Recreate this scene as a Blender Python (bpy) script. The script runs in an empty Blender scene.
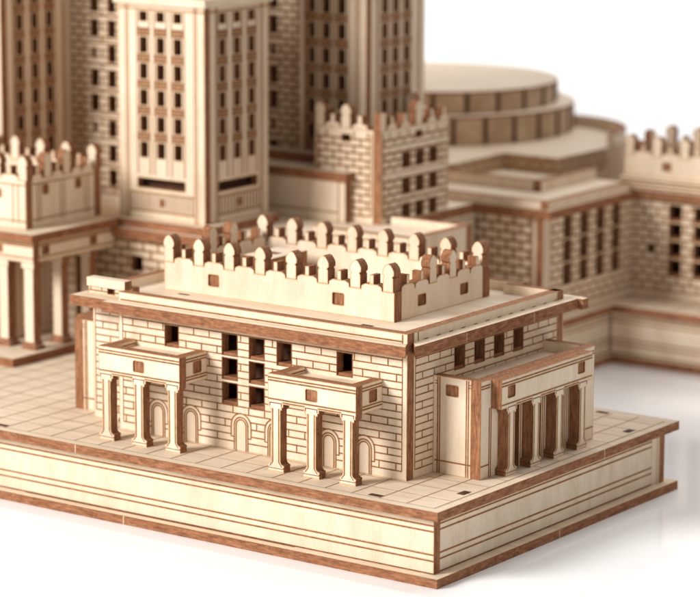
import bpy, bmesh, math, random
from mathutils import Vector, Matrix
from mathutils.geometry import delaunay_2d_cdt
random.seed(7)
S = 0.1            # model millimetres -> Blender units
scene = bpy.context.scene
COL = scene.collection

# ---------------------------------------------------------------- camera
F_PX = math.exp(7.98508698)
YAW, PIT, ROLL = 0.621400460, 0.194047315, 0.00396722728
CAM = Vector((338.282996, -504.946140, 183.048789)) * S
fw = Vector((-math.sin(YAW)*math.cos(PIT), math.cos(YAW)*math.cos(PIT), -math.sin(PIT)))
rt = Vector((math.cos(YAW), math.sin(YAW), 0)); up = rt.cross(fw)
r2 = rt*math.cos(ROLL)+up*math.sin(ROLL); u2 = -rt*math.sin(ROLL)+up*math.cos(ROLL)
cd = bpy.data.cameras.new('camera'); co = bpy.data.objects.new('camera', cd); COL.objects.link(co)
co.matrix_world = Matrix(((r2.x, u2.x, -fw.x, CAM.x), (r2.y, u2.y, -fw.y, CAM.y), (r2.z, u2.z, -fw.z, CAM.z), (0, 0, 0, 1)))
cd.sensor_width = 36; cd.lens = F_PX/700*36
cd.clip_start = 1; cd.clip_end = 3000
cd.dof.use_dof = True
cd.dof.focus_distance = (Vector((-36, 12, 35))*S - CAM).dot(fw)
cd.dof.aperture_fstop = (cd.lens*0.001)/(6.3*S)
scene.camera = co
scene.render.resolution_x = 1024; scene.render.resolution_y = 873

# ---------------------------------------------------------------- world: white studio backdrop, brighter behind the model
w = bpy.data.worlds.new("World"); scene.world = w; w.use_nodes = True
nt = w.node_tree; nt.nodes.clear()
out = nt.nodes.new('ShaderNodeOutputWorld'); bg = nt.nodes.new('ShaderNodeBackground')
tc = nt.nodes.new('ShaderNodeTexCoord'); dot = nt.nodes.new('ShaderNodeVectorMath'); dot.operation = 'DOT_PRODUCT'
bd = Vector((-0.42, 0.90, 0.0)).normalized(); dot.inputs[1].default_value = bd
mr = nt.nodes.new('ShaderNodeMapRange'); mr.interpolation_type = 'SMOOTHSTEP'
mr.inputs['From Min'].default_value = 0.35; mr.inputs['From Max'].default_value = 0.85
mr.inputs['To Min'].default_value = 0.17; mr.inputs['To Max'].default_value = 1.25
nt.links.new(tc.outputs['Generated'], dot.inputs[0]); nt.links.new(dot.outputs['Value'], mr.inputs['Value'])
nt.links.new(mr.outputs['Result'], bg.inputs['Strength']); bg.inputs['Color'].default_value = (1.0, 0.985, 0.97, 1)
nt.links.new(bg.outputs[0], out.inputs[0])

# ---------------------------------------------------------------- softboxes
def softbox(name, pos, target, size, power, col):
    ld = bpy.data.lights.new(name, 'AREA'); ld.shape = 'SQUARE'; ld.size = size*S; ld.energy = power; ld.color = col
    o = bpy.data.objects.new(name, ld); COL.objects.link(o)
    o.location = Vector(pos)*S
    d = (Vector(target)-Vector(pos)).normalized()
    o.rotation_euler = d.to_track_quat('-Z', 'Y').to_euler()
    return o
softbox('key_softbox', (-700, -1150, 760), (-70, 60, 40), 560, 345000, (1.0, 0.975, 0.945))
softbox('top_softbox', (-60, 750, 1350), (-110, 200, 30), 900, 95000, (1.0, 0.99, 0.98))
softbox('added_fill_light', (1150, -500, 420), (-40, 60, 30), 700, 30000, (1.0, 0.985, 0.96))  # added fill with no known source, lifts the right-facing walls
scene.view_settings.view_transform = 'Standard'; scene.view_settings.look = 'None'
scene.view_settings.exposure = 0.0; scene.view_settings.gamma = 1
scene.render.engine = 'CYCLES'

# ---------------------------------------------------------------- materials
def mat(name):
    m = bpy.data.materials.new(name); m.use_nodes = True
    n = m.node_tree; return m, n, n.nodes['Principled BSDF']
def noise(n, vec, scale, detail=3, rough=.55):
    t = n.nodes.new('ShaderNodeTexNoise'); t.inputs['Scale'].default_value = scale
    t.inputs['Detail'].default_value = detail; t.inputs['Roughness'].default_value = rough
    n.links.new(vec, t.inputs['Vector']); return t.outputs['Fac']
def mapping(n, sc):
    g = n.nodes.new('ShaderNodeNewGeometry'); m = n.nodes.new('ShaderNodeMapping'); m.inputs['Scale'].default_value = sc
    oi = n.nodes.new('ShaderNodeObjectInfo'); ad = n.nodes.new('ShaderNodeVectorMath'); ad.operation = 'ADD'
    mu = n.nodes.new('ShaderNodeVectorMath'); mu.operation = 'SCALE'; mu.inputs['Scale'].default_value = 40
    n.links.new(oi.outputs['Random'], mu.inputs[0])
    n.links.new(g.outputs['Position'], m.inputs['Vector'])
    n.links.new(m.outputs[0], ad.inputs[0]); n.links.new(mu.outputs[0], ad.inputs[1]); return ad.outputs[0]
def ramp(n, fac, stops):
    r = n.nodes.new('ShaderNodeValToRGB'); e = r.color_ramp.elements
    e[0].position, e[0].color = stops[0][0], (*stops[0][1], 1); e[1].position, e[1].color = stops[-1][0], (*stops[-1][1], 1)
    for p, c in stops[1:-1]:
        k = e.new(p); k.color = (*c, 1)
    n.links.new(fac, r.inputs['Fac']); return r.outputs['Color']
def mixc(n, a, b, fac, mode='MULTIPLY'):
    x = n.nodes.new('ShaderNodeMix'); x.data_type = 'RGBA'; x.blend_type = mode
    if isinstance(fac, float): x.inputs['Factor'].default_value = fac
    else: n.links.new(fac, x.inputs['Factor'])
    n.links.new(a, x.inputs[6]); n.links.new(b, x.inputs[7]); return x.outputs[2]
def bump(n, b, h, st, dist=.02):
    k = n.nodes.new('ShaderNodeBump'); k.inputs['Strength'].default_value = st; k.inputs['Distance'].default_value = dist
    n.links.new(h, k.inputs['Height']); n.links.new(k.outputs[0], b.inputs['Normal'])

def wood_mat(name, sc, base=((.70, .55, .40), (.785, .645, .495), (.84, .715, .575))):
    m, n, b = mat(name)
    f1 = noise(n, mapping(n, sc), 1.0, 5, .6)
    c = ramp(n, f1, [(.28, base[0]), (.5, base[1]), (.72, base[2])])
    f2 = noise(n, mapping(n, tuple(s*9 for s in sc)), 1.0, 3, .7)
    c2 = ramp(n, f2, [(.25, (.86, .82, .76)), (.5, (1, 1, 1))])
    c = mixc(n, c, c2, .65)
    oi = n.nodes.new('ShaderNodeObjectInfo')
    c3 = ramp(n, oi.outputs['Random'], [(0, (.93, .91, .88)), (1, (1.0, 1.0, 1.0))])
    c = mixc(n, c, c3, 1.0)
    n.links.new(c, b.inputs['Base Color']); b.inputs['Roughness'].default_value = .62
    b.inputs['Specular IOR Level'].default_value = .3
    bump(n, b, f2, .25, .006); return m
M_WALL = wood_mat('birch_ply_face', (2.2, 2.2, .45))      # grain runs upwards
M_TOP = wood_mat('birch_ply_sheet', (.5, 2.6, 2.6))       # grain runs along the sheet

def edge_mat(name, sc, dark, mid, light):
    m, n, b = mat(name)
    f1 = noise(n, mapping(n, sc), 1.0, 4, .65)
    c = ramp(n, f1, [(.3, dark), (.5, mid), (.7, light)])
    f2 = noise(n, mapping(n, (9, 9, 9)), 1.0, 4, .7)
    c2 = ramp(n, f2, [(.3, (.55, .5, .45)), (.5, (1, 1, 1)), (.75, (1.35, 1.3, 1.25))])
    c = mixc(n, c, c2, .5)
    n.links.new(c, b.inputs['Base Color']); b.inputs['Roughness'].default_value = .75
    b.inputs['Specular IOR Level'].default_value = .25
    bump(n, b, f1, .5, .02); return m
M_EDGE = edge_mat('burnt_ply_edge', (3.5, 3.5, 18), (.16, .06, .026), (.28, .115, .053), (.40, .19, .095))
M_VEDGE = edge_mat('burnt_ply_edge_upright', (18, 18, 2.5), (.16, .06, .026), (.28, .12, .055), (.40, .19, .095))

def flat_mat(name, a, bcol, sc=8):
    m, n, b = mat(name)
    f1 = noise(n, mapping(n, (sc, sc, sc)), 1.0, 3, .6)
    n.links.new(ramp(n, f1, [(.3, a), (.7, bcol)]), b.inputs['Base Color']); b.inputs['Roughness'].default_value = .8
    b.inputs['Specular IOR Level'].default_value = .2
    return m
M_LINE = flat_mat('laser_engraved_line', (.14, .052, .02), (.28, .12, .052))
M_HALO = flat_mat('laser_scorched_halo', (.52, .32, .165), (.66, .45, .26))
M_DARK = flat_mat('charred_slot_and_shade', (.04, .018, .01), (.12, .05, .028))  # charred slots, and the painted shade of interiors behind openings
M_SOFT = flat_mat('faint_engraved_line', (.30, .165, .09), (.45, .27, .16))
M_BROWN = flat_mat('brown_engraved_line', (.17, .07, .028), (.28, .125, .055))
M_SCORCH = wood_mat('scorched_ply_strip', (1.2, 1.2, 1.2), ((.40, .255, .15), (.52, .36, .23), (.62, .46, .31)))
M_TICK = flat_mat('bare_joint_line', (.55, .40, .27), (.66, .5, .36))
MATS = [M_WALL, M_EDGE, M_LINE, M_HALO, M_DARK, M_TOP, M_VEDGE, M_TICK, M_SOFT, M_SCORCH, M_BROWN]
WOOD, EDGE, LINE, HALO, DARK, TOP, VEDGE, TICK, SOFT, SCORCH, BROWN = range(11)

mt, n, b = mat('white_gloss_acrylic')
b.inputs['Base Color'].default_value = (.93, .93, .935, 1); b.inputs['Roughness'].default_value = .08
b.inputs['IOR'].default_value = 1.3
f1 = noise(n, mapping(n, (.05, .05, .05)), 1.0, 2); bump(n, b, f1, .02, .2)
M_TABLE = mt

# ---------------------------------------------------------------- geometry collector (coordinates in mm)
class Geo:
    def __init__(s): s.v = []; s.f = []; s.m = []
    def face(s, pts, m):
        k = len(s.v); s.v += [tuple(p) for p in pts]; s.f.append(list(range(k, k+len(pts)))); s.m.append(m)
    def box(s, x0, x1, y0, y1, z0, z1, axis=None, wood=WOOD, edge=None):
        if edge is None: edge = EDGE if axis == 'z' else VEDGE
        mm = {a: (wood if (axis is None or a == axis) else edge) for a in 'xyz'}
        s.face([(x0,y0,z0),(x0,y0,z1),(x0,y1,z1),(x0,y1,z0)], mm['x']); s.face([(x1,y0,z0),(x1,y1,z0),(x1,y1,z1),(x1,y0,z1)], mm['x'])
        s.face([(x0,y0,z0),(x1,y0,z0),(x1,y0,z1),(x0,y0,z1)], mm['y']); s.face([(x0,y1,z0),(x0,y1,z1),(x1,y1,z1),(x1,y1,z0)], mm['y'])
        s.face([(x0,y0,z0),(x0,y1,z0),(x1,y1,z0),(x1,y0,z0)], mm['z']); s.face([(x0,y0,z1),(x1,y0,z1),(x1,y1,z1),(x0,y1,z1)], mm['z'])
        return s
    def plate(s, fr, outer, T, holes=(), wood=WOOD, edge=VEDGE, w0=0.0):
        """laser-cut sheet: outline in (u, v), thickness T from w0 backwards; fr maps (u, v, w) to xyz"""
        def ccw(p): return sum(p[i-1][0]*p[i][1]-p[i][0]*p[i-1][1] for i in range(len(p))) > 0
        outer = outer if ccw(outer) else outer[::-1]
        hs = [h[::-1] if ccw(h) else list(h) for h in holes]
        vs = []; es = []; fs = []; loops = []
        for lp in [outer]+hs:
            k = len(vs); vs += [Vector((float(p[0]), float(p[1]))) for p in lp]; idx = list(range(k, k+len(lp)))
            loops.append([tuple(map(float, p)) for p in lp]); fs.append(idx)
            es += [(idx[i], idx[(i+1) % len(idx)]) for i in range(len(idx))]
        if hs: V, E_, Fc, _, _, _ = delaunay_2d_cdt(vs, es, [], 2, 1e-5)
        else: V, E_, Fc, _, _, _ = delaunay_2d_cdt(vs, es, [fs[0]], 1, 1e-5)
        def inside(q, lp):
            c = False
            for i in range(len(lp)):
                a, b2 = lp[i-1], lp[i]
                if (a[1] > q[1]) != (b2[1] > q[1]) and q[0] < (b2[0]-a[0])*(q[1]-a[1])/(b2[1]-a[1])+a[0]: c = not c
            return c
        for t in Fc:
            q = [sum(V[i][k] for i in t)/len(t) for k in (0, 1)]
            if not inside(q, loops[0]) or any(inside(q, h) for h in loops[1:]): continue
            p = [V[i] for i in t]
            s.face([fr(a[0], a[1], w0) for a in p], wood); s.face([fr(a[0], a[1], w0+T) for a in p[::-1]], wood)
        for lp in loops:
            e = .16 if (T > 1.5 and edge in (EDGE, VEDGE)) else 0
            for i in range(len(lp)):
                a, c = lp[i-1], lp[i]
                if e: s.face([fr(a[0], a[1], w0), fr(a[0], a[1], w0+e), fr(c[0], c[1], w0+e), fr(c[0], c[1], w0)], LINE)
                s.face([fr(a[0], a[1], w0+e), fr(a[0], a[1], w0+T), fr(c[0], c[1], w0+T), fr(c[0], c[1], w0+e)], edge)
            if e and wood in (WOOD, TOP): s.rim(fr, lp, .2, w0-.009, HALO)
        return s
    def rim(s, fr, lp, width, w, m):
        n = len(lp); I = []
        for i in range(n):
            p, a, c = Vector(lp[i]), Vector(lp[i-1]), Vector(lp[(i+1) % n])
            d1, d2 = (p-a).normalized(), (c-p).normalized()
            n1, n2 = Vector((-d1.y, d1.x)), Vector((-d2.y, d2.x))
            q = n1+n2
            if q.length < .2: q = n1
            q.normalize(); I.append(p+q*width/max(.45, q.dot(n1)))
        for i in range(n):
            j = (i+1) % n
            s.face([fr(lp[i][0], lp[i][1], w), fr(lp[j][0], lp[j][1], w), fr(I[j].x, I[j].y, w), fr(I[i].x, I[i].y, w)], m)
    def ribbon(s, fr, pts, width, w, m, closed=False):
        n = len(pts); L = []; R = []
        for i in range(n):
            p = Vector(pts[i]).to_2d()
            a = Vector(pts[i-1]).to_2d() if (i > 0 or closed) else None
            c = Vector(pts[(i+1) % n]).to_2d() if (i < n-1 or closed) else None
            d1 = (p-a).normalized() if a is not None else None; d2 = (c-p).normalized() if c is not None else None
            d = (d1+d2) if (d1 is not None and d2 is not None) else (d1 if d1 is not None else d2)
            if d.length < 1e-6: d = d2
            d.normalize(); nn = Vector((-d.y, d.x)); k = 1.0
            if d1 is not None and d2 is not None: k = 1/max(.5, nn.dot(Vector((-d2.y, d2.x))))
            L.append(p+nn*width/2*k); R.append(p-nn*width/2*k)
        for i in range(n if closed else n-1):
            j = (i+1) % n
            s.face([fr(L[i].x, L[i].y, w), fr(R[i].x, R[i].y, w), fr(R[j].x, R[j].y, w), fr(L[j].x, L[j].y, w)], m)
    def line(s, fr, pts, width=.22, lift=0.0, closed=False, halo=True, m=2):
        """engraved line: a charred core on a scorched border"""
        vert = abs(pts[0][0]-pts[-1][0]) < 1e-6 and not closed
        e = .012 if vert else 0.0
        if len(pts) > 2: e = .024
        if halo: s.ribbon(fr, pts, min(width*2.1, width+.3), -(.02+e/2+lift), HALO, closed)
        s.ribbon(fr, pts, width, -(.045+e+lift), m, closed)

WORLD = {}
def tagobj(o, label=None, cat=None, group=None, kind=None):
    for k, v in (('label', label), ('category', cat), ('group', group), ('kind', kind)):
        if v: o[k] = v
    return o
def link(name, geo, parent=None):
    me = bpy.data.meshes.new(name)
    xs = [min(p[i] for p in geo.v) for i in range(3)]; xe = [max(p[i] for p in geo.v) for i in range(3)]
    org = Vector(((xs[0]+xe[0])/2, (xs[1]+xe[1])/2, xs[2]))
    me.from_pydata([tuple((Vector(p)-org)*S) for p in geo.v], [], geo.f)
    for m in MATS: me.materials.append(m)
    me.polygons.foreach_set('material_index', geo.m)
    bm = bmesh.new(); bm.from_mesh(me)
    bmesh.ops.remove_doubles(bm, verts=bm.verts, dist=1e-5)
    bm.to_mesh(me); bm.free(); me.update()
    o = bpy.data.objects.new(name, me); COL.objects.link(o)
    po = Vector((0, 0, 0))
    if parent is not None: o.parent = parent; po = WORLD[parent.name]
    o.location = (org-po)*S; WORLD[o.name] = org
    return o
def thing(name, loc, label, cat, group=None):
    o = bpy.data.objects.new(name, None); COL.objects.link(o); o.empty_display_size = .5
    o.location = Vector(loc)*S; WORLD[o.name] = Vector(loc); tagobj(o, label, cat, group); return o
def dup(src, parent, dxyz):
    """copy of a part of `parent`, shifted in mm"""
    o = src.copy(); COL.objects.link(o); o.parent = parent
    o.location = src.location + Vector(dxyz)*S; WORLD[o.name] = WORLD[src.name]+Vector(dxyz); return o

FY = lambda y: (lambda u, v, w: (u, y+w, v))          # faces the front (-Y); u = x
FX = lambda x: (lambda u, v, w: (x-w, u, v))          # faces the right (+X); u = y
FZ = lambda z: (lambda u, v, w: (u, v, z-w))          # faces up
FYb = lambda y: (lambda u, v, w: (u, y-w, v))         # faces the back
FXl = lambda x: (lambda u, v, w: (x+w, u, v))         # faces the left
def rect(a, b2, c, d): return [(a, c), (b2, c), (b2, d), (a, d)]
def rrect(a, b2, c, d, r=.35):
    p = []
    for cx, cy, t in ((b2-r, d-r, 0), (a+r, d-r, 90), (a+r, c+r, 180), (b2-r, c+r, 270)):
        for k in range(4):
            q = math.radians(t+30*k); p.append((cx+r*math.cos(q), cy+r*math.sin(q)))
    return p
T = 2.4

def bricks(g, fr, u0, u1, z0, z1, holes=(), ex=(), row=1.69, length=4.6, first=2.05, phase=0.0, margin=True, width=.21, halo=True, plain=True):
    """courses of engraved bricks: plain rows alternate with jointed rows"""
    def cuts(v):
        iv = []
        for h in holes:
            if h[2]-.05 < v < h[3]+.05: iv.append((h[0], h[1]))
        for cx, r, zc, zb in ex:
            if v <= zc and v > zb: iv.append((cx-r, cx+r))
            elif v > zc and v < zc+r: q = math.sqrt(r*r-(v-zc)**2); iv.append((cx-q, cx+q))
            elif v <= zb: iv.append((cx-2.0, cx+2.0))
        return sorted(iv)
    rows = [z0+first]
    while rows[-1]+row < z1-.3: rows.append(rows[-1]+row)
    for v in rows:
        a = u0
        for c, d in cuts(v)+[(u1, u1)]:
            if c-a > .5: g.line(fr, [(a, v), (min(c, u1), v)], width, halo=True, m=LINE if halo else BROWN)
            a = max(a, d)
    bounds = rows+[z1]
    for i in range(len(bounds)-1):
        if plain and i % 2: continue
        lo, hi = bounds[i], bounds[i+1]
        if hi-lo < .6: continue
        u = u0+phase+(length/2 if ((i//2 if plain else i) % 2) else 0)+length*.18
        while u < u1-.6:
            mid = (lo+hi)/2
            if u > u0+.5 and not any(c-.5 < u < d+.5 for v in (lo+.05, mid, hi-.05) for c, d in cuts(v)):
                g.line(fr, [(u, lo), (u, hi)], width, halo=True, m=LINE if halo else BROWN)
            u += length
    if margin:
        for u in (u0, u1): g.line(fr, [(u, z0+first), (u, z1-.2)], width*.8, halo=True, m=LINE if halo else BROWN)

def merlon_outline(c, zb, h=6.4, w=1.42):
    k = h/6.4; z = zb
    pts = [(-w, 0), (-w, 3.05), (-w+.28, 3.4), (-w-.18, 3.85), (-w-.2, 4.7), (-w+.15, 5.4), (-w*.5, 6.08), (0, 6.38)]
    pts = pts+[(-a, b2) for a, b2 in pts[-2::-1]]
    return [(c+a, z+b2*k) for a, b2 in pts]
def crenel_wall(parent, name, mk, u0, u1, z0, zb, talls, pins, hs, ends=(), holes=(), T=T, mscale=1.03, lines=(), tabs=True, label=None, tabmarks=()):
    """parapet sheet with shoulders; tall merlons and small pinnacles are its sub-parts"""
    fr = mk
    top = []
    for p in pins:
        a, c = max(u0, p-hs), min(u1, p+hs)
        top += [(a, zb), (a+.1, zb+.75), (a+.45, zb+1.05), (a+.85, zb+1.15), (a+1.05, zb+1.35), (c-1.05, zb+1.35), (c-.85, zb+1.15), (c-.45, zb+1.05), (c-.1, zb+.75), (c, zb)]
    if not (pins and pins[0]-hs <= u0): top = [(u0, zb)]+top
    if not (pins and pins[-1]+hs >= u1): top = top+[(u1, zb)]
    outer = [(u0, z0)]+top+[(u1, z0)]
    cl = []
    for p in outer:
        if not cl or (abs(p[0]-cl[-1][0])+abs(p[1]-cl[-1][1])) > .02: cl.append(p)
    g = Geo(); g.plate(fr, cl, T, [rrect(*h) for h in holes], wood=WOOD)
    for L in lines: g.line(fr, L)
    for u in tabmarks: g.plate(fr, [(u-1.1, z0+.02), (u+1.1, z0+.02), (u+.7, z0-.55), (u+.35, z0-.55), (u+.35, z0-.25), (u-.35, z0-.25), (u-.35, z0-.55), (u-.7, z0-.55)], .5, w0=-.45, edge=WOOD)
    body = link(name, g, parent)
    if label: body['label'] = label
    for i, h in enumerate(holes):
        if tabs:
            t = Geo(); t.plate(fr, rrect(h[0]+.03, h[1]-.03, h[2]+.03, h[3]-.03, .3), T-.5, wood=VEDGE, edge=DARK, w0=.45); link('joint_tab', t, body)
    proto = None
    for c in talls:
        if proto is None:
            q = Geo(); q.plate(fr, merlon_outline(c, zb, 6.4*mscale), T); proto = link('merlon', q, body); c0 = c
        else:
            a = Vector(fr(c0, 0, 0)); b2 = Vector(fr(c, 0, 0)); dup(proto, body, tuple(b2-a))
    proto = None
    for c in pins:
        if proto is None:
            q = Geo(); q.plate(fr, rect(c-.55, c+.55, zb+1.35, zb+3.4*mscale), T); proto = link('pinnacle', q, body); c0 = c
        else:
            a = Vector(fr(c0, 0, 0)); b2 = Vector(fr(c, 0, 0)); dup(proto, body, tuple(b2-a))
    return body

def slab(name, poly, ztop, T, parent, holes=(), wood=TOP, edge=EDGE):
    g = Geo(); g.plate(FZ(ztop), poly, T, holes, wood=wood, edge=edge); return link(name, g, parent)

# ================================================================= the surface it stands on
g = Geo(); g.box(-1500, 1500, -1500, 720, -12, 0)
tb = link('table_surface', g); tb.data.materials.clear(); tb.data.materials.append(M_TABLE); tagobj(tb, kind='structure')

# ================================================================= base platform (T-shaped, carries everything)
PLAT = [(-330, 0), (0, 0), (0, 104.8), (-86.5, 104.8), (-86.5, 220), (110, 220), (110, 380), (-330, 380)]
base = thing('base_platform', (-100, 120, 0), 'large stepped plywood platform with tiled deck under the whole model city', 'base')
g = Geo(); g.plate(FZ(17), PLAT, 2.1, wood=TOP, edge=EDGE)
fr = FZ(17)
def tile_grid(x0, x1, y0, y1, sx=7.3, sy=7.3, ox=-2.6, oy=2.6):
    for k in range(-60, 30):
        x = ox+sx*k
        if x0-.01 <= x <= x1+.01: g.line(fr, [(x, y0), (x, y1)], .2, m=SOFT)
    for k in range(0, 60):
        y = oy+sy*k
        if y0-.01 <= y <= y1+.01: g.line(fr, [(x0, y), (x1, y)], .17, halo=False, m=SOFT)
tile_grid(-330, -2.6, 2.6, 102.2)
tile_grid(-330, -89.1, 103, 222.6)
tile_grid(-330, 107, 222.7, 300)
def slot(cx, cy, a=3.4, b2=1.6): g.face([fr(cx-a/2, cy-b2/2, -.07), fr(cx+a/2, cy-b2/2, -.07), fr(cx+a/2, cy+b2/2, -.07), fr(cx-a/2, cy+b2/2, -.07)], DARK)
for p in ((-19, 4.1), (-128.5, 3.9), (-200, 4.1), (-19.6, 101.4)): slot(*p)
for p in ((-4.6, 17.2), (-4.6, 88.6)): slot(p[0], p[1], 1.9, 3.2)
for x in (-102.1, -215): g.face([(x-.13, -.02, 14.95), (x+.13, -.02, 14.95), (x+.13, -.02, 16.98), (x-.13, -.02, 16.98)], TICK)
g.face([(.02, 69.4, 14.95), (.02, 69.7, 14.95), (.02, 69.7, 16.98), (.02, 69.4, 16.98)], TICK)
link('deck', g, base)
g = Geo(); g.plate(FZ(2.1), PLAT, 2.1, wood=TOP, edge=EDGE)
g.face([(-87.8, -.02, .05), (-87.5, -.02, .05), (-87.5, -.02, 2.05), (-87.8, -.02, 2.05)], TICK)
g.face([(.02, 50, .05), (.02, 50.3, .05), (.02, 50.3, 2.05), (.02, 50, 2.05)], TICK)
fr = FZ(2.1)
for a, c in ((-120, -40), ): g.line(fr, [(a, 2.45), (c, 2.45)], .3)
link('bottom_plate', g, base)
def skirt(mk, u0, u1, dark_ends=()):
    g = Geo(); g.plate(mk, rect(u0, u1, 2.1, 14.9), T)
    for z in (5.1, 6.5, 11.7, 13.0): g.line(mk, [(u0+.02, z), (u1-.02, z)], .26)
    g.line(mk, [(u0+.02, 2.3), (u1-.02, 2.3)], .3, lift=.01, halo=False)
    return link('skirt_panel', g, base)
skirt(FY(2.7), -327, -2.7); skirt(FX(-3.0), 5.3, 97.0)
g = Geo(); g.box(-6.6, -3.2, 97.05, 99.7, 2.1, 14.9, 'x'); g.box(-9.2, -2.4, 99.75, 102.1, 2.1, 14.9, 'y'); link('corner_post', g, base)
skirt(FYb(102.1), -85, -9.3)
skirt(FX(-89.2), 103, 222.2); skirt(FY(222.7), -89, 107)

# ================================================================= front pavilion
pav = thing('front_pavilion', (-62, 52, 17), 'sharp foreground pavilion on the platform corner with two small porticos and brick walls', 'pavilion')
# front wall, main part
WH = [(-89.4, -85.5, 39.2, 44.3), (-56.5, -52.5, 38.9, 44.1), (-39.6, -35.5, 38.8, 44.0)]
for zt in (44.2, 38.5, 32.7): WH += [(-72.4, -68.1, zt-4.9, zt), (-64.5, -60.3, zt-4.9, zt)]
g = Geo(); fr = FY(18); g.plate(fr, rect(-103.6, -20.5, 17, 50.4), T, [rect(*h) for h in WH])
arches = [(-91.7, 2.9, 23.0, 20.2), (-81.8, 2.9, 23.0, 20.2), (-67.0, 2.9, 23.0, 20.2), (-57.2, 2.9, 23.0, 20.2), (-41.9, 2.9, 23.0, 20.2), (-32.1, 2.9, 23.0, 20.2)]
bricks(g, fr, -102.4, -21.8, 17, 45.5, WH, arches)
for cx, r, zc, zb in arches:
    for rr, bot in ((2.9, 20.2), (2.0, 17.05), (1.45, 17.05)):
        arc = [(cx-rr, bot)]+[(cx+rr*math.cos(math.radians(180-a)), zc+rr*math.sin(math.radians(a))) for a in range(0, 181, 15)]+[(cx+rr, bot)]
        g.line(fr, arc, .21, lift=.01)
    for sgn in (-1, 1): g.line(fr, [(cx+sgn*2.0, 20.2), (cx+sgn*2.9, 20.2)], .25, halo=False)
for h in WH: g.line(fr, rect(h[0]-.1, h[1]+.1, h[2]-.1, h[3]+.1), .2, lift=.015, closed=True, halo=False)
g.line(fr, [(-21.8, 45.7), (-21.8, 50.2)], .25); g.line(fr, [(-103, 48.6), (-21.9, 48.6)], .25)
fw_ = link('front_wall', g, pav)
for h in WH:
    q = Geo(); q.box(h[0]+.02, h[1]-.02, 18.25, 21.5, h[2], h[2]+.55, 'z', wood=EDGE, edge=EDGE); link('window_sill', q, fw_)
# dark-coloured boards stand in for the unlit interior behind the windows
q = Geo(); q.box(-101, -25.5, 24.5, 26, 17.2, 45, 'y', wood=DARK, edge=DARK); link('interior_shade_board', q, pav)
q = Geo(); q.box(-27, -25.5, 26.1, 80, 17.2, 45, 'x', wood=DARK, edge=DARK); link('interior_shade_board', q, pav)
# set-back left part of the front
g = Geo(); fr = FY(23.9); g.plate(fr, rect(-116.6, -104.0, 17, 50.2), T); bricks(g, fr, -115.9, -105.2, 17, 45.5, phase=1.5)
g.plate(fr, rect(-108.6, -106.6, 17.02, 17.9), .6, wood=DARK, edge=DARK, w0=-.5)
bricks(g, fr, -115.9, -105.2, 48.2, 50.4, first=1.0, row=1.1, length=3); link('set_back_wall', g, pav)
# right wall
fr = FX(-20.5); WR = [(36.9+8.25*k, 40.9+8.25*k, 39.1, 44.1) for k in range(4)]
g = Geo(); g.plate(fr, rect(20.5, 83.6, 17, 50.4), T, [rect(*h) for h in WR])
bricks(g, fr, 21.2, 82.6, 17, 45.5, WR, phase=2.0)
for h in WR: g.line(fr, rect(h[0]-.1, h[1]+.1, h[2]-.1, h[3]+.1), .2, lift=.015, closed=True, halo=False)
for k in range(12): g.line(fr, [(24.5+5*k, 48.25), (24.5+5*k+1.6, 48.25)], .3, lift=.01, halo=False)
g.line(fr, [(22.2, 48.3), (22.2, 50.3)], .22)
rw = link('right_wall', g, pav)
for h in WR:
    q = Geo(); q.box(-24, -20.75, h[0]+.02, h[1]-.02, h[2], h[2]+.55, 'z', wood=EDGE, edge=EDGE); link('window_sill', q, rw)
# other walls
g = Geo(); g.plate(FYb(86), rect(-113.6, -32.4, 17, 50.4), T); link('back_wall', g, pav)
g = Geo(); g.plate(FYb(83), rect(-35.5, -20.3, 17, 50.4), T); link('back_wall', g, pav)
g = Geo(); g.plate(FXl(-113.6), rect(26.3, 83.6, 17, 50.3), T); link('left_wall', g, pav)
# cornice slab; the notch at the corner lets the wall end show
CORN = [(-106.3, 14.9), (-18.9, 14.9), (-20.6, 17.9), (-20.6, 20.45), (-17.5, 16.5), (-17.5, 85.2), (-16.0, 85.2), (-16.0, 87.6), (-17.5, 87.6), (-17.5, 88.2), (-116.6, 88.2), (-116.6, 80), (-117.9, 80), (-117.9, 17), (-106.3, 17)]
g = Geo(); g.plate(FZ(48.2), CORN, 2.45, wood=TOP, edge=EDGE)
fr = FZ(48.2)
for p in ((-39.5, 29.5), (-96, 33.2)):
    g.face([fr(p[0]-1.6, p[1]-.5, -.06), fr(p[0]+1.6, p[1]-.5, -.06), fr(p[0]+1.6, p[1]+.5, -.06), fr(p[0]-1.6, p[1]+.5, -.06)], DARK)
for y in (37.2, 65.8): g.face([(-17.48, y-.12, 45.6), (-17.48, y+.12, 45.6), (-17.48, y+.12, 48.1), (-17.48, y-.12, 48.1)], TICK)
link('cornice_slab', g, pav)
g = Geo(); g.box(-115.4, -103.6, 20.3, 22.9, 50.2, 52.3, 'x', edge=WOOD); g.m[-6:] = [VEDGE, VEDGE, WOOD, WOOD, TOP, TOP]; link('corner_cap', g, pav)
g = Geo(); g.plate(FY(20.7), rect(-115.2, -104.0, 48.2, 50.2), 2.0, [rect(-109.3, -107.0, 48.7, 50.0)]); bricks(g, FY(20.7), -115.1, -104.1, 48.2, 50.2, [(-109.3, -107.0, 48.7, 50.0)], first=1.0, row=1.1, length=3.4, margin=False); link('corner_parapet', g, pav)
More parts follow.
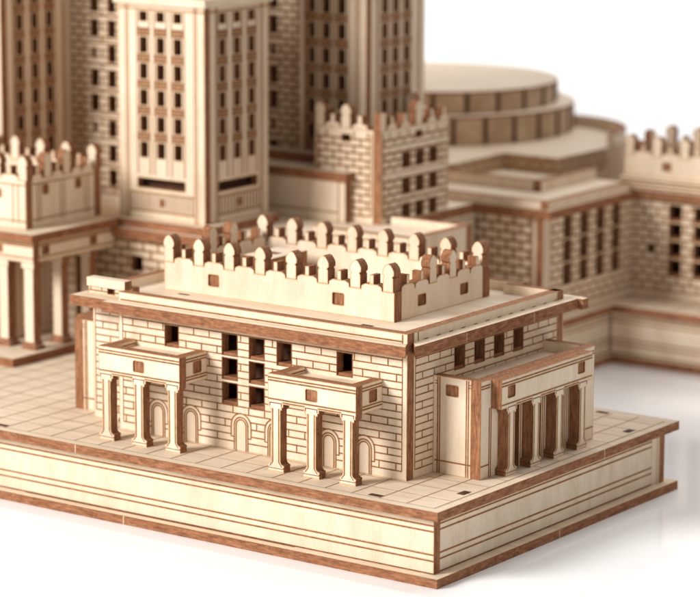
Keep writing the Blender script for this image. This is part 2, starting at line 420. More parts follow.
# attic box with merlons
ZB = 55.1
tx = [-102.5+9.2*k for k in range(8)]
cf = crenel_wall(pav, 'attic_wall', FY(35.6), -103.9, -36.3, 48.2, ZB, tx, [t+4.6 for t in tx[:-1]], 2.95, T=2.75, holes=[(-90.4, -87.2, 50.6, 53.4), (-53.8, -50.5, 50.5, 53.3)], label='long attic wall facing the viewer', tabmarks=(-85.5, -52.5))
crenel_wall(pav, 'attic_wall', FY(72.8), -103.9, -36.3, 48.2, ZB, tx, [t+4.6 for t in tx[:-1]], 2.95, T=2.75, label='attic wall at the back of the roof')
crenel_wall(pav, 'attic_wall', FX(-36.4), 38.6, 72.6, 48.2, ZB, [51.5, 59.8], [41.2, 46.9, 55.65, 64.4, 70.1], 2.75, holes=[(45.3, 48.6, 50.5, 53.1), (63.0, 66.3, 50.4, 53.0)], label='short attic wall on the right')
crenel_wall(pav, 'attic_wall', FX(-101.4), 38.1, 72.6, 48.2, ZB, [51.5, 59.8], [41.2, 46.9, 55.65, 64.4, 70.1], 2.75, label='short attic wall on the left')
g = Geo(); g.plate(FZ(55.2), rect(-93.8, -84.6, 53.2, 67.5), 3.0, wood=TOP); g.box(-94.0, -84.4, 53.4, 67.3, 48.2, 52.2, 'z')
g.face([(-90.5, 58.5, 55.25), (-87.5, 58.5, 55.25), (-87.5, 61, 55.25), (-90.5, 61, 55.25)], LINE); link('roof_hatch', g, pav)

# the two little front porticos
BASE = [(0, 2.5), (.12, 2.1), (.5, 1.75), (.95, 1.6), (1.08, 1.25), (.8, 1.0), (.95, .85), (.95, 0)]      # (offset from shaft, height)
CAPT = [(0, -1.45), (.42, -1.45), (.42, -.8), (.8, -.8), (.8, 0)]
def column_opening(c1, c2, zt, z0, hw=1.3):
    a, b2 = c1+hw, c2-hw
    return [(a+o, z0+h) for o, h in BASE[::-1]]+[(a+o, zt+h) for o, h in CAPT]+[(b2-o, zt+h) for o, h in CAPT[::-1]]+[(b2-o, z0+h) for o, h in BASE]
def screen(g, fr, u0, u1, cols, z0, zbot, ztop, T, holes=(), hw=1.3):
    """entablature and columns cut from one sheet"""
    c = cols[0]-hw
    outer = [(u0, ztop), (u0, zbot)]+[(c-o, zbot+h) for o, h in CAPT[::-1]]+[(c-o, z0+h) for o, h in BASE]
    for a, b2 in zip(cols[:-1], cols[1:]):
        outer += column_opening(a, b2, zbot, z0, hw)
    c = cols[-1]+hw
    outer += [(c+o, z0+h) for o, h in BASE[::-1]]+[(c+o, zbot+h) for o, h in CAPT]
    outer += [(u1, zbot), (u1, ztop)]
    cl = []
    for p in outer:
        if not cl or (abs(p[0]-cl[-1][0])+abs(p[1]-cl[-1][1])) > .01: cl.append(p)
    g.plate(fr, cl, T, holes)
    for c in cols:
        for s_ in (-1, 1):
            g.line(fr, [(c+s_*(hw-.45), z0+2.2), (c+s_*(hw-.45), zbot-1.2)], .2)
            g.line(fr, [(c+s_*(hw-.45), z0+2.2), (c+s_*(hw+.4), z0+1.2)], .2, halo=False)
        g.line(fr, [(c-hw-.85, z0+.8), (c+hw+.85, z0+.8)], .16, halo=False)
        g.line(fr, [(c-hw-.3, zbot-.6), (c-hw-.3, zbot+.1), (c+hw+.3, zbot+.1), (c+hw+.3, zbot-.6)], .2, halo=False)
    for a, b2 in zip(cols[:-1], cols[1:]):
        g.line(fr, [(a+hw+.5, zbot+.35), (b2-hw-.5, zbot+.35)], .2)
    for z in (ztop-.85, ztop-1.5, zbot+.95): g.line(fr, [(u0+.02, z), (u1-.02, z)], .24)
def front_portico(dx, label):
    """screen with three columns, two cheeks and a small roof"""
    h = (-40.8, -37.6, 34.6, 37.2)
    g = Geo(); fr = FY(7.6)
    screen(g, fr, -51.3, -27.0, [-49.1, -39.2, -29.2], 17.0, 32.8, 39.5, T, [rrect(*h)])
    g.v = [(p[0]+dx, p[1], p[2]) for p in g.v]
    sc = link('portico_screen', g, pav); sc['label'] = label
    q = Geo(); q.plate(FY(7.6), rrect(h[0]+.03+dx, h[1]-.03+dx, h[2]+.03, h[3]-.03, .3), T-.5, wood=VEDGE, edge=DARK, w0=.3); link('joint_tab', q, sc)
    for x, holes in ((-27.2, [(12.9, 15.9, 34.9, 37.7)]), (-48.5, [])):
        g = Geo(); fr = FX(x+dx); g.plate(fr, rect(10.05, 17.97, 32.8, 39.5), T, [rrect(*k) for k in holes])
        for z in (38.65, 38.0, 34.4, 33.75): g.line(fr, [(10.1, z), (17.9, z)], .24)
        ck = link('portico_cheek', g, pav)
        for k in holes:
            q = Geo(); q.plate(fr, rrect(k[0]+.03, k[1]-.03, k[2]+.03, k[3]-.03, .3), T-.5, wood=VEDGE, edge=DARK, w0=.3); link('joint_tab', q, ck)
    g = Geo(); g.box(-48.4+dx, -29.7+dx, 10.1, 17.95, 36.0, 38.1, 'z', wood=TOP); link('portico_roof', g, pav)
front_portico(0, 'three-columned screen of the portico nearer the corner')
front_portico(-49.8, 'three-columned screen of the portico at the left end')

# the right portico: side plate, inner wall, screen with four columns, roof
def side_portico(flip=False):
    X = (lambda x: x) if not flip else (lambda x: -134.1-x)
    mkX = FX if not flip else FXl
    HS = (-17.0, -13.7, 35.2, 37.7) if not flip else (-120.6, -118.0, 35.2, 37.7)
    g = Geo(); fr = FY(28.3); a, b2 = sorted((X(-19.9), X(-10.3)))
    if not flip: g.plate(fr, rect(-20.45, b2, 17, 39.5), T, [rrect(*HS)])
    else: g.plate(fr, rect(a, -116.7, 17, 39.5), T, [rrect(-118.9, -117.2, 35.4, 38.8, .3)])
    for u in (a+.7, a+1.25, b2-1.2, b2-.65): g.line(fr, [(u, 17.1), (u, 39.3)], .22)
    g.line(fr, [(a, 20.0), (b2, 20.0)], .24)
    for z in (38.3, 37.7):
        g.line(fr, [(a, z), (a+.7, z)], .2, halo=False); g.line(fr, [(b2-.6, z), (b2, z)], .2, halo=False)
    sp = link('side_portico_wall', g, pav)
    if not flip:
        q = Geo(); q.plate(fr, rrect(HS[0]+.03, HS[1]-.03, HS[2]+.03, HS[3]-.03, .3), T-.5, wood=VEDGE, edge=DARK, w0=.3); link('joint_tab', q, sp)
    g = Geo(); fr = mkX(X(-7.7)); g.plate(fr, [(28.3, 17), (38.9, 17), (38.9, 33.5), (44.3, 33.5), (44.3, 17), (48.6, 17), (48.6, 33.5), (53.6, 33.5), (53.6, 17), (58.4, 17), (58.4, 33.5), (63.4, 33.5), (63.4, 17), (77, 17), (77, 39.5), (28.3, 39.5)], 2.6)
    for u in (31.8, 32.5, 44.9, 45.7, 46.6, 54.2, 55.0, 55.9, 64.0, 64.8, 65.6, 71.8): g.line(fr, [(u, 17.1), (u, 33)], .26)
    g.plate(fr, rect(38, 70, 17.1, 34.6), .8, wood=DARK, edge=DARK, w0=4.0)  # dark sheet paints the shade behind the openings
    for r_ in ((28.4, 32), (71.6, 76.9)):
        for z in (20.0, 37.7, 38.3): g.line(fr, [(r_[0], z), (r_[1], z)], .22)
    link('inner_screen', g, pav)
    g = Geo(); fr = mkX(X(-4.8)); hs = [(34.9, 37.9, 35.0, 37.9), (64.9, 67.9, 35.1, 38.0)]
    screen(g, fr, 32.3, 71.2, [36.6, 47.0, 57.0, 67.2], 17.0, 32.8, 39.5, 2.75, [rrect(*h) for h in hs])
    sc = link('portico_screen', g, pav); sc['label'] = 'four-columned screen on the %s side' % ('left' if flip else 'right')
    for h in hs:
        q = Geo(); q.plate(fr, rrect(h[0]+.03, h[1]-.03, h[2]+.03, h[3]-.03, .3), T-.4, wood=VEDGE, edge=DARK, w0=.35); link('joint_tab', q, sc)
    g = Geo(); fr = FYb(77); a, b2 = sorted((X(-20.45), X(-10.4))); g.plate(fr, rect(a, b2, 17, 39.5), T); link('side_portico_wall', g, pav)
    g = Geo(); a, b2 = sorted((X(-20.4), X(-10.4))); g.box(a, b2, 30.8, 74.5, 34.9, 37.0, 'z', wood=TOP); link('portico_roof', g, pav)
side_portico(); side_portico(True)

# ================================================================= columned hall on the left
hall = thing('columned_hall', (-195, 85, 17), 'hall with tall columns and crenellated attic on a low plinth, left of the pavilion', 'hall')
slab('plinth', [(-260, 53.2), (-169.6, 53.2), (-169.6, 100), (-260, 100)], 19.2, 2.2, hall)
def column_mesh(cx, cy, z0, z1, r=1.5):
    g = Geo()
    g.box(cx-r, cx+r, cy-1.4, cy+1.4, z0+2, z1-1.6, 'y')
    g.box(cx-r-.9, cx+r+.9, cy-2.0, cy+2.0, z0, z0+1.1, 'z'); g.box(cx-r-.4, cx+r+.4, cy-1.6, cy+1.6, z0+1.1, z0+2, 'z')
    g.box(cx-r-.6, cx+r+.6, cy-1.8, cy+1.8, z1-1.6, z1-.05, 'y')
    return g
c0 = link('column', column_mesh(-174.4, 66.6, 19.2, 42.6), hall)
for dx, dy in ((0, 11.3), (0, 22.8), (-9.0, 0), (-18, 0), (-27, 0), (-36, 0)): dup(c0, hall, (dx, dy, 0))
def beam(mk, u0, u1, holes, z0=42.6, z1=48.4):
    g = Geo(); g.plate(mk, rect(u0, u1, z0, z1), T, [rect(*h) for h in holes], wood=WOOD)
    for z in (z0+1.2, z1-.9, z1-1.5): g.line(mk, [(u0+.1, z), (u1-.1, z)], .26)
    o = link('beam', g, hall)
    for h in holes:
        q = Geo(); q.plate(mk, rect(h[0]+.05, h[1]-.05, h[2]+.05, h[3]-.05), 1.6, wood=VEDGE, edge=DARK, w0=.5); link('joint_tab', q, o)
beam(FY(64.8), -250, -172.3, [(-185.8, -183, 44.6, 47)]); beam(FX(-172.5), 67.25, 98, [(68.6, 71.4, 44.4, 47), (87.9, 90.7, 44.4, 47)])
slab('roof_slab', [(-252, 62.8), (-170.9, 62.8), (-170.9, 98), (-252, 98)], 50.5, 2.1, hall)
g = Geo(); fr = FX(-187); g.plate(fr, rect(69, 98, 19.2, 48.4), T, [rect(77, 80, 19.2, 34)])
for u in range(0, 14): g.line(fr, [(70+2*u, 21), (70+2*u, 42)], .22)
link('inner_wall', g, hall)
g = Geo(); fr = FY(88); g.plate(fr, rect(-250, -177.5, 19.2, 48.4), T, [rect(-183.5, -180.9, 26, 40)]); bricks(g, fr, -249, -178, 19.2, 48, [(-183.5, -180.9, 26, 40)], row=2.4, length=5, halo=False); link('inner_wall', g, hall)
ht = [-178.9-9.3*k for k in range(8)][::-1]
crenel_wall(hall, 'attic_wall', FY(68.5), -246.6, -177.9, 50.5, 63.6, ht, [t+4.65 for t in ht[:-1]], 3.1, holes=[(-189.0, -186.4, 58.4, 60.8)], label='attic wall facing the viewer',
            lines=[[(-246, 62.3), (-178, 62.3)], [(-246, 52.6), (-178, 52.6)], [(-180.6, 52), (-180.6, 62.3)], [(-182.4, 52), (-182.4, 62.3)], [(-192, 52), (-192, 62.3)]])
crenel_wall(hall, 'attic_wall', FX(-178.0), 71.1, 96.4, 50.5, 63.6, [77.6, 85.2], [73.3, 81.4, 89.3, 93.6], 2.0, holes=[(75.3, 77.7, 59.2, 61.8), (88.6, 91.0, 59.2, 61.8)], label='attic wall facing right',
            lines=[[(71.3, 62.3), (96.2, 62.3)], [(71.3, 52.8), (96.2, 52.8)], [(73.2, 52), (73.2, 62.3)], [(74.4, 52), (74.4, 62.3)], [(82.6, 52), (82.6, 62.3)], [(84, 52), (84, 62.3)], [(92.4, 52), (92.4, 62.3)], [(93.8, 52), (93.8, 62.3)]])
crenel_wall(hall, 'attic_wall', FY(96.5), -246.6, -177.9, 50.5, 63.6, ht, [t+4.65 for t in ht[:-1]], 3.1, label='attic wall at the back')
slab('attic_floor', [(-246, 71.2), (-181, 71.2), (-181, 96.4), (-246, 96.4)], 57.5, 2.1, hall)

# ================================================================= wide block under the towers
blk = thing('tower_base_block', (-180, 150, 17), 'low brick block with flat roof carrying the tall towers', 'building')
g = Geo(); fr = FY(99.5); hb = [(-167.6, -163.8, 36.3, 40.3)]
g.plate(fr, rect(-240, -125, 20, 45), .8, wood=DARK, edge=DARK, w0=T+2)  # dark sheet as painted shade behind the window
g.plate(fr, rect(-260, -121.4, 17, 48.2), T, [rect(*h) for h in hb]); bricks(g, fr, -258, -122, 17, 45.5, hb, row=2.3, length=5.2, plain=False, halo=False, width=.42)
link('front_wall', g, blk)
g = Geo(); fr = FX(-118.6); g.plate(fr, rect(102, 117, 17, 48.2), T); bricks(g, fr, 103, 117, 17, 45.5, row=2.3, length=5.2, plain=False, halo=False); link('side_wall', g, blk)
g = Geo(); fr = FY(119.4); g.plate(fr, rect(-121, -86, 17, 50.4), T); g.line(fr, [(-120.8, 48.6), (-86.2, 48.6)], .25); link('front_wall', g, blk)
g = Geo(); g.plate(FX(-88.4), rect(121.9, 144.5, 17, 50.4), T); link('side_wall', g, blk)
g = Geo(); g.plate(FYb(146.9), rect(-113, -88.5, 17, 50.4), T); link('back_wall', g, blk)
g = Geo(); fr = FX(-115.0); g.plate(fr, rect(147, 189, 17, 45.5), T); bricks(g, fr, 148, 188, 17, 45, row=2.3, length=5.2, plain=False, halo=False, width=.3); link('side_wall', g, blk)
slab('roof_slab', [(-262, 96.8), (-118, 96.8), (-118, 121.9), (-90.9, 121.9), (-90.9, 144.4), (-114.9, 144.4), (-114.9, 188.7), (-262, 188.7)], 48.2, 2.6, blk)
slab('upper_slab', [(-177, 98.8), (-141, 98.8), (-141, 131), (-177, 131)], 50.4, 2.15, blk)

# ================================================================= towers
def tower_face(g, fr, u0, u1, z0, z1, cols, ztop_row, pitch=7.1, zmin=63.5, ww=2.7, wh=4.3, low=True, sq=True):
    holes = []
    for c in cols:
        if sq: holes.append((c-1.35, c+1.35, ztop_row+4.2, ztop_row+6.9))
        z = ztop_row
        while z-wh > zmin:
            holes.append((c-ww/2, c+ww/2, z-wh, z)); z -= pitch
    if low: holes.append((cols[0]-2.4, cols[-1]+2.4, 58.7, 61.4))
    g.plate(fr, rect(u0, u1, z0, z1), T, [rect(*h) for h in holes])
    g.plate(fr, rect(u0+3, u1-3, z0+1, z1-1), .8, wood=DARK, edge=DARK, w0=T+1.0)  # dark sheet paints in the unlit inside of the tower
    for c in cols:
        z = ztop_row
        k = 0
        while z-wh > zmin:
            for zz in ((z+.65, z+2.2),):
                g.ribbon(fr, [(c-2.0, (zz[0]+zz[1])/2), (c+2.0, (zz[0]+zz[1])/2)], 1.7, -.006, HALO)
                for s_ in (-1, 1):
                    g.line(fr, [(c-1.9, zz[0] if s_ < 0 else zz[1]), (c+1.9, zz[0] if s_ < 0 else zz[1])], .65, halo=False)
                    g.line(fr, [(c+s_*.95, zz[0]), (c+s_*.95, zz[1])], .4, halo=False)
                    g.line(fr, [(c+s_*1.0, (zz[0]+zz[1])/2), (c+s_*1.8, (zz[0]+zz[1])/2)], .5, halo=False)
                g.line(fr, [(c, zz[0]), (c, zz[1])], .65, halo=False)
            z -= pitch
        for s_ in (-1, 1):
            g.ribbon(fr, [(c+s_*2.2, 62.4 if low else zmin-1), (c+s_*2.2, z1-1.5)], .5, -.015, HALO)
            g.line(fr, [(c+s_*2.2, 62.4 if low else zmin-1), (c+s_*2.2, z1-1.5)], .38, halo=False)
    for u in (u0+2.6, u0+3.4, u1-3.4, u1-2.6): g.line(fr, [(u, z0), (u, z1)], .24)
    g.line(fr, [(u0, z1-1.2), (u1, z1-1.2)], .26, lift=.02)
    if low:
        a, b2 = u0+3.6, u1-3.6
        for z in (57.4, 52.4): g.line(fr, [(a, z), (b2, z)], .3)
        u = a+.6
        while u < b2-.3:
            g.line(fr, [(u, 52.6), (u, 57.2)], .5, halo=False); u += 1.4
        m = (u0+u1)/2
        g.plate(fr, rect(m-1.0, m+1.0, 54, 56), .3, wood=VEDGE, edge=DARK, w0=-.2)
ft = thing('central_tower', (-160, 117, 50.4), 'tall tower with three window rows per side, its pale corner facing the viewer', 'tower')
g = Geo(); tower_face(g, FY(103), -174.4, -144.8, 50.4, 108.4, [-165.7, -159.8, -153.9], 99.7); link('front_wall', g, ft)
g = Geo(); tower_face(g, FX(-145.0), 105.5, 131.2, 50.4, 108.4, [111.0, 117.4, 123.8], 99.7); link('right_wall', g, ft)
g = Geo(); g.plate(FXl(-174.2), rect(105.5, 131.2, 50.4, 108.4), T); link('left_wall', g, ft)
g = Geo(); g.plate(FYb(131.3), rect(-171.7, -147.5, 50.4, 108.4), T); link('back_wall', g, ft)
slab('top_slab', [(-175.4, 102), (-143.8, 102), (-143.8, 132), (-175.4, 132)], 110.6, 2.1, ft, edge=WOOD)
g = Geo(); fr = FY(106.5); g.plate(fr, rect(-171, -148.4, 110.6, 150), T, [rect(-168, -166, 112, 118), rect(-153, -151, 112, 118)]); g.plate(FX(-148.4), rect(109, 128, 110.6, 150), T); g.plate(FXl(-171), rect(109, 128, 110.6, 150), T); link('upper_storey', g, ft)

lt = thing('corner_tower', (-235, 116, 48.2), 'shaded brown tower at the left edge of the photo', 'tower', 'corner towers of the high-rise')
g = Geo(); tower_face(g, FX(-215), 103.0, 129.9, 48.2, 290, [108.4, 114.7, 120.9], 95.2+7.1*26, zmin=50, low=False, sq=False); link('right_wall', g, lt)
g = Geo(); tower_face(g, FY(100.6), -255, -215.1, 48.2, 290, [-248, -241, -234, -227, -221], 95.2+7.1*26, zmin=50, low=False, sq=False); link('front_wall', g, lt)
g = Geo(); g.box(-255, -217.6, 127.1, 129, 48.2, 290, 'y'); link('back_wall', g, lt)
slab('top_slab', [(-256, 100), (-214, 100), (-214, 130), (-256, 130)], 292, 2, lt)

def brick_tower_wall(g, fr, u0, u1, z0, z1, cols, ztop, pitch=7.1, ww=2.9, wh=5.0, small=()):
    hs = []
    for ci, c in enumerate(cols):
        z = ztop; k = 0
        while z-wh > z0+1:
            if (ci, k) in small: hs.append((c-.7, c+.7, z-wh+1, z-1.0))
            else: hs.append((c-ww/2, c+ww/2, z-wh, z))
            z -= pitch; k += 1
    g.plate(fr, rect(u0, u1, z0, z1), T, [rect(*h) for h in hs])
    g.plate(fr, rect(u0+3, u1-3, z0+1, z1-1), .8, wood=DARK, edge=DARK, w0=T+1.0)  # unlit interior painted as a dark sheet behind the windows
    bricks(g, fr, u0+.3, u1-.3, z0, z1, hs, row=1.95, length=4.2, plain=False, halo=False, width=.42)
    for z in [ztop+1.4-pitch*k for k in range(34)]:
        if z > z0+2: g.line(fr, [(cols[0]-2.4, z), (cols[-1]+2.4, z)], .3, halo=False)
cl_ = thing('recessed_wing', (-205, 140, 48.2), 'brick wing with paired windows, set back left of the central tower', 'wing')
g = Geo(); brick_tower_wall(g, FY(130), -217, -174.5, 48.2, 290, [-206, -199.6], 99.9+7.1*24, small=((0, 25), (0, 28))); link('front_wall', g, cl_)
g = Geo(); g.box(-217, -174.5, 150, 152, 48.2, 290, 'y'); g.box(-174.4, -172, 132.5, 152, 48.2, 290, 'x'); link('back_wall', g, cl_)
slab('top_slab', [(-218, 129), (-172, 129), (-172, 153), (-218, 153)], 292, 2, cl_)
cr = thing('recessed_wing', (-160, 170, 48.2), 'shaded brick wing with one column of windows, set back right of the central tower', 'wing')
g = Geo(); brick_tower_wall(g, FY(157), -171.8, -151.9, 48.2, 290, [-162.8], 101.5+7.1*24, small=((0, 25), (0, 28))); link('front_wall', g, cr)
g = Geo(); g.box(-171.8, -151.9, 178, 180, 48.2, 290, 'y'); g.box(-171.8, -169.4, 159.5, 178, 48.2, 290, 'x'); link('back_wall', g, cr)
slab('top_slab', [(-173, 156), (-151.9, 156), (-151.9, 181), (-173, 181)], 292, 2, cr)
rtw = thing('corner_tower', (-140, 165, 48.2), 'tall tower behind the crenellated turret, its right side against the white background', 'tower', 'corner towers of the high-rise')
g = Geo(); tower_face(g, FY(154.5), -151.8, -128.7, 48.2, 290, [-147.6, -142.5, -137.2], 100.8+7.1*25, zmin=50, low=False, sq=False); link('front_wall', g, rtw)
g = Geo(); tower_face(g, FX(-128.9), 157, 183.4, 48.2, 290, [163.7, 169.0, 174.5], 100.8+7.1*25, zmin=50, low=False, sq=False); link('right_wall', g, rtw)
g = Geo(); g.box(-151.8, -131.4, 181, 183.3, 48.2, 290, 'y'); g.box(-151.8, -149.6, 157, 180.9, 48.2, 290, 'x'); link('back_wall', g, rtw)
slab('top_slab', [(-152, 154), (-128, 154), (-128, 184), (-152, 184)], 292, 2, rtw)

# terrace beside the tower
ter = thing('terrace_block', (-137, 150, 48.2), 'low plain terrace block with dark roof edge between tower and turret', 'terrace')
g = Geo(); fr = FY(139.2); g.plate(fr, rect(-165, -124.6, 48.2, 59.6), T); g.line(fr, [(-165, 50.8), (-127, 50.8)], .25); g.line(fr, [(-127, 48.3), (-127, 59.5)], .25); link('front_wall', g, ter)
g = Geo(); g.plate(FX(-124.6), rect(141.7, 155, 48.2, 59.6), T); link('side_wall', g, ter)
slab('roof_slab', [(-165, 138.3), (-123.8, 138.3), (-123.8, 141.9), (-137, 141.9), (-137, 154.4), (-151.9, 154.4), (-151.9, 156.9), (-165, 156.9)], 62.0, 2.4, ter)
g = Geo(); g.box(-165, -137.2, 148.5, 154.4, 62, 64.6, 'z'); link('roof_step', g, ter)

# crenellated turret
tur = thing('stair_turret', (-126, 158, 48.2), 'square crenellated brick turret with nine windows behind the pavilion', 'turret')
TWH = [(a, a+4.0, z-4.6, z) for a in (152.2, 158.8, 165.4) for z in (67.3, 60.0, 52.6+.2)]
g = Geo(); fr = FX(-114.8); 
crenel = dict(hs=2.6)
def turret_wall(mk, u0, u1, talls, pins, holes, tab, label, T=T):
    body = crenel_wall(tur, 'brick_wall', mk, u0, u1, 48.2, 73.9, talls, pins, 2.4, holes=(), mscale=1.05, label=label)
    return body
# brick faces are engraved on the wall sheets
def turret_sheet(mk, u0, u1, talls, pins, hs_, holes, label):
    zb = 74.0
    g = Geo(); g.plate(mk, rect(u0, u1, 48.2, zb-.02), T, [rect(*h) for h in holes])
    if holes: g.plate(mk, rect(u0+2.6, u1-2.6, 48.4, 73), .8, wood=DARK, edge=DARK, w0=T+.2)  # shade inside the window openings, put in as a dark sheet
    bricks(g, mk, u0+.8, u1-.8, 48.2, 73.2, holes, row=1.9, length=4.6, plain=False, halo=False, width=.42)
    o = link('brick_wall', g, tur); o['label'] = label
    for c in talls:
        q = Geo(); q.plate(mk, merlon_outline(c, zb, 6.6, 1.5), T); link('merlon', q, o)
    for c in pins:
        q = Geo(); a, b2 = max(u0+.2, c-hs_), min(u1-.2, c+hs_); q.plate(mk, [(a, zb), (a+.3, zb+1), (c-.7, zb+1.5), (c-.7, zb+3.6), (c+.7, zb+3.6), (c+.7, zb+1.5), (b2-.3, zb+1), (b2, zb)], T); link('pinnacle', q, o)
    return o
turret_sheet(FY(142), -137, -117.3, [-135.4, -126.6], [-131.0, -121.9], 2.6, [(-128, -125, 70.3, 72.3)], 'brick wall facing left front')
tr = turret_sheet(FX(-114.8), 142.1, 175, [160.2], [147.2, 153.6, 166.6, 172.6], 2.4, TWH+[(158.6, 161.8, 70.4, 72.4)], 'brick wall with nine windows')
for z in (68.6, 61.2): 
    q = Geo(); q.plate(FX(-114.8), rect(142.6, 174.5, z-.5, z+.6), .35, w0=-.25, edge=EDGE); link('string_course', q, tr)
turret_sheet(FYb(175), -137, -117.3, [-135.4, -126.2], [-130.8, -121.4], 2.6, [], 'brick wall at the back')
turret_sheet(FXl(-137), 144.5, 172.5, [158], [149, 167], 2.4, [], 'brick wall facing the towers')
q = Geo(); q.box(-117.1, -114.9, 142.05, 144.3, 74.0, 78.8, 'x'); link('corner_merlon', q, tur)
slab('turret_floor', [(-134.5, 144.5), (-117.3, 144.5), (-117.3, 172.5), (-134.5, 172.5)], 71, 2, tur)

# ================================================================= right wing
wing = thing('side_wing', (-120, 215, 17), 'long brick wing with slit windows and flat roof behind the pavilion', 'wing')
WW = [(u-.6, u+3.9, z-6.3, z) for u in (200.9, 210.0, 219.0, 228.0) for z in (45.0, 38.2, 31.4)]
g = Geo(); fr = FX(-92); g.plate(fr, rect(191.5, 238.9, 17, 47.8), T, [rect(*h) for h in WW]); bricks(g, fr, 193.5, 238.5, 17, 47, WW, row=2.2, length=4.6, plain=False, halo=False, width=.42); g.plate(fr, rect(194, 238, 18, 47), .8, wood=DARK, edge=DARK, w0=T+2.0); link('right_wall', g, wing)  # dark plate behind the slits paints the shade indoors
g = Geo(); fr = FY(191.4); g.plate(fr, rect(-170, -94.45, 17, 47.8), T); bricks(g, fr, -169, -97, 17, 47, row=2.4, length=5.0, plain=False, halo=False, width=.6); link('front_wall', g, wing)
g = Geo(); g.box(-94.4, -92.05, 189.6, 191.35, 17, 47.8, 'x'); link('corner_post', g, wing)
slab('cornice_slab', [(-172, 188.8), (-89.6, 188.8), (-89.6, 238.9), (-172, 238.9)], 48.3, 2.5, wing)
g = Geo(); fr = FX(-91.0); g.plate(fr, rect(190.2, 238.9, 48.3, 50.6), T); link('parapet', g, wing)
g = Geo(); fr = FY(190.2); g.plate(fr, rect(-172, -93.45, 48.3, 50.6), T); link('parapet', g, wing)
slab('roof_slab', [(-172, 192.7), (-93.5, 192.7), (-93.5, 238.9), (-172, 238.9)], 50.0, 1.6, wing)
# inner light-well rim
g = Geo(); g.plate(FX(-104.6), rect(208, 238.9, 50.0, 53.2), T); g.plate(FY(207.6), rect(-172, -107.0, 50.0, 53.2), T); link('inner_parapet', g, wing)

gate = thing('crenellated_gatehouse', (-60, 250, 17), 'crenellated brick building cut off by the right edge of the photo', 'building')
GH = [(u, u+4.3, z-4.9, z) for u in (-79.7, -71.3, -62.9, -54.5) for z in (44.7, 39.3, 33.9, 28.5)]
g = Geo(); fr = FY(239); g.plate(fr, rect(-94.6, 60, 17, 49), T, [rect(*h) for h in GH]+[rrect(-86.8, -84.2, 29.8, 32.6, .8)]); bricks(g, fr, -93.5, 59, 17, 46, GH+[(-86.8, -84.2, 29.8, 32.6)], row=2.2, length=4.6, plain=False, halo=False, width=.42)
g.plate(fr, rect(-90, 55, 18, 47), .8, wood=DARK, edge=DARK, w0=T+2.5); gw = link('front_wall', g, gate)  # dark plate paints the gatehouse's unlit interior
for h in GH:
    q = Geo(); q.box(h[0]+.02, h[1]-.02, 239.4, 243, h[2], h[2]+.7, 'z', wood=EDGE); link('window_sill', q, gw)
g = Geo(); g.plate(FZ(48.6), [(-94, 236.6), (62, 236.6), (62, 238.95), (-94, 238.95)], 2.2, wood=TOP); g.plate(FZ(52.4), [(-94.4, 235.8), (62, 235.8), (62, 262), (-94.4, 262)], 3.6, wood=TOP, edge=WOOD)
for z in (49.4, 50.6, 51.6): g.line(FY(235.8), [(-94.2, z), (61, z)], .4)
link('cornice_slab', g, gate)
gt = [-92.9+9.2*k for k in range(16)]
crenel_wall(gate, 'attic_wall', FY(238.2), -94.6, 52, 52.4, 58.4, gt, [t+4.6 for t in gt[:-1]], 3.1, holes=[(-81.8, -79.0, 54.6, 57.0)], mscale=.95, label='attic wall facing the viewer')
crenel_wall(gate, 'attic_wall', FY(262), -94.6, 52, 52.4, 58.4, gt, [t+4.6 for t in gt[:-1]], 3.1, mscale=.95, label='attic wall at the back')
crenel_wall(gate, 'attic_wall', FXl(-94.6), 240.7, 261.9, 52.4, 58.4, [251], [246.4, 255.6], 2.9, mscale=.95, label='short attic wall on the left')

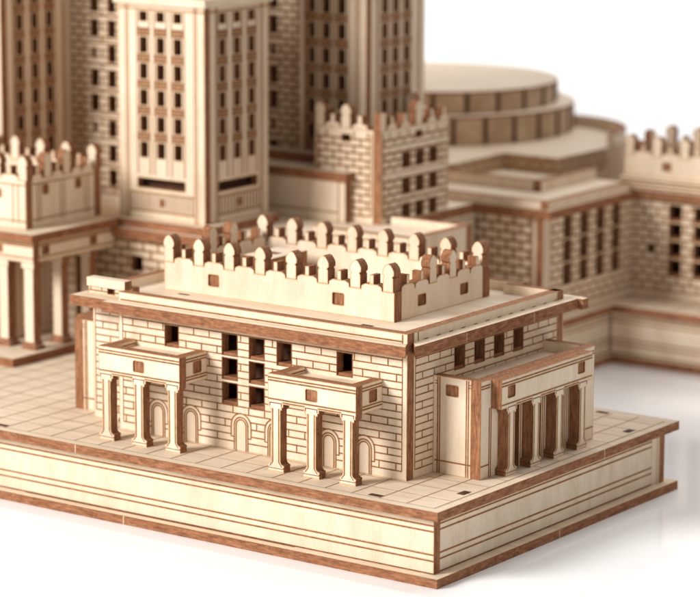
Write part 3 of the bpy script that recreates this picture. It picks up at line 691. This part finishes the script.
# ================================================================= round hall
rh = thing('round_hall', (-150, 260, 48), 'blurred round hall of stacked discs with a rounded rear end', 'hall')
AX, AY, RX, RY = -152, 268, 34, 38
arc = [(AX+RX*math.cos(math.radians(a)), AY+RY*math.sin(math.radians(a))) for a in range(0, 181, 6)]
poly = [(-118, 238.9)]+arc+[(-240, 268), (-240, 210.2), (-137, 210.2), (-137, 238.9)]
g = Geo(); g.plate(FZ(55), poly, 37.8, wood=TOP, edge=SCORCH)
bricks(g, FX(-118), 239.5, 266, 47, 54.6, row=2.2, length=4.6, plain=False, halo=False, width=.5)
bricks(g, FX(-137), 211, 238, 47, 54.6, row=2.2, length=4.6, plain=False, halo=False, width=.5)
bricks(g, FY(238.9), -136, -119, 47, 54.6, row=2.2, length=4.6, plain=False, halo=False, width=.5)
link('lower_body', g, rh)
P = [(AX+RX*math.cos(math.radians(a)), AY+RY*math.sin(math.radians(a))) for a in range(6, 169, 6)]
Q = [(AX+(RX-2.4)*math.cos(math.radians(a)), AY+(RY-2.4)*math.sin(math.radians(a))) for a in range(6, 169, 6)]
g = Geo(); g.plate(FZ(58.4), P+Q[::-1], 3.3, wood=EDGE, edge=WOOD)
link('rear_parapet', g, rh)
def drum(cx, cy, r, z0, z1, npan, name):
    g = Geo(); N = 96
    ring = [(cx+r*math.cos(2*math.pi*i/N), cy+r*math.sin(2*math.pi*i/N)) for i in range(N)]
    g.plate(FZ(z1), ring, z1-z0, wood=TOP, edge=SCORCH)
    o = link(name, g, rh)
    q = Geo()
    q.plate(FZ(z1+.7), [(cx+(r+.35)*math.cos(2*math.pi*i/N), cy+(r+.35)*math.sin(2*math.pi*i/N)) for i in range(N)], .68, wood=TOP, edge=EDGE)
    link('disc', q, o)
    for i in range(npan):
        a = 2*math.pi*(i+.3)/npan; ux, uy = math.cos(a), math.sin(a); tx_, ty_ = -uy, ux
        fr = (lambda ux, uy, tx_, ty_: (lambda u, v, w: (cx+ux*(r-w)+tx_*u, cy+uy*(r-w)+ty_*u, v)))(ux, uy, tx_, ty_)
        q = Geo(); q.plate(fr, rect(-.65, .65, z0+.1, z1-.1), .5, wood=DARK, edge=DARK, w0=-.35); link('rib', q, o)
drum(-188, 275, 45.5, 55.1, 63.4, 28, 'lower_drum')
drum(-188, 275, 40.2, 64.2, 70.4, 24, 'upper_drum')
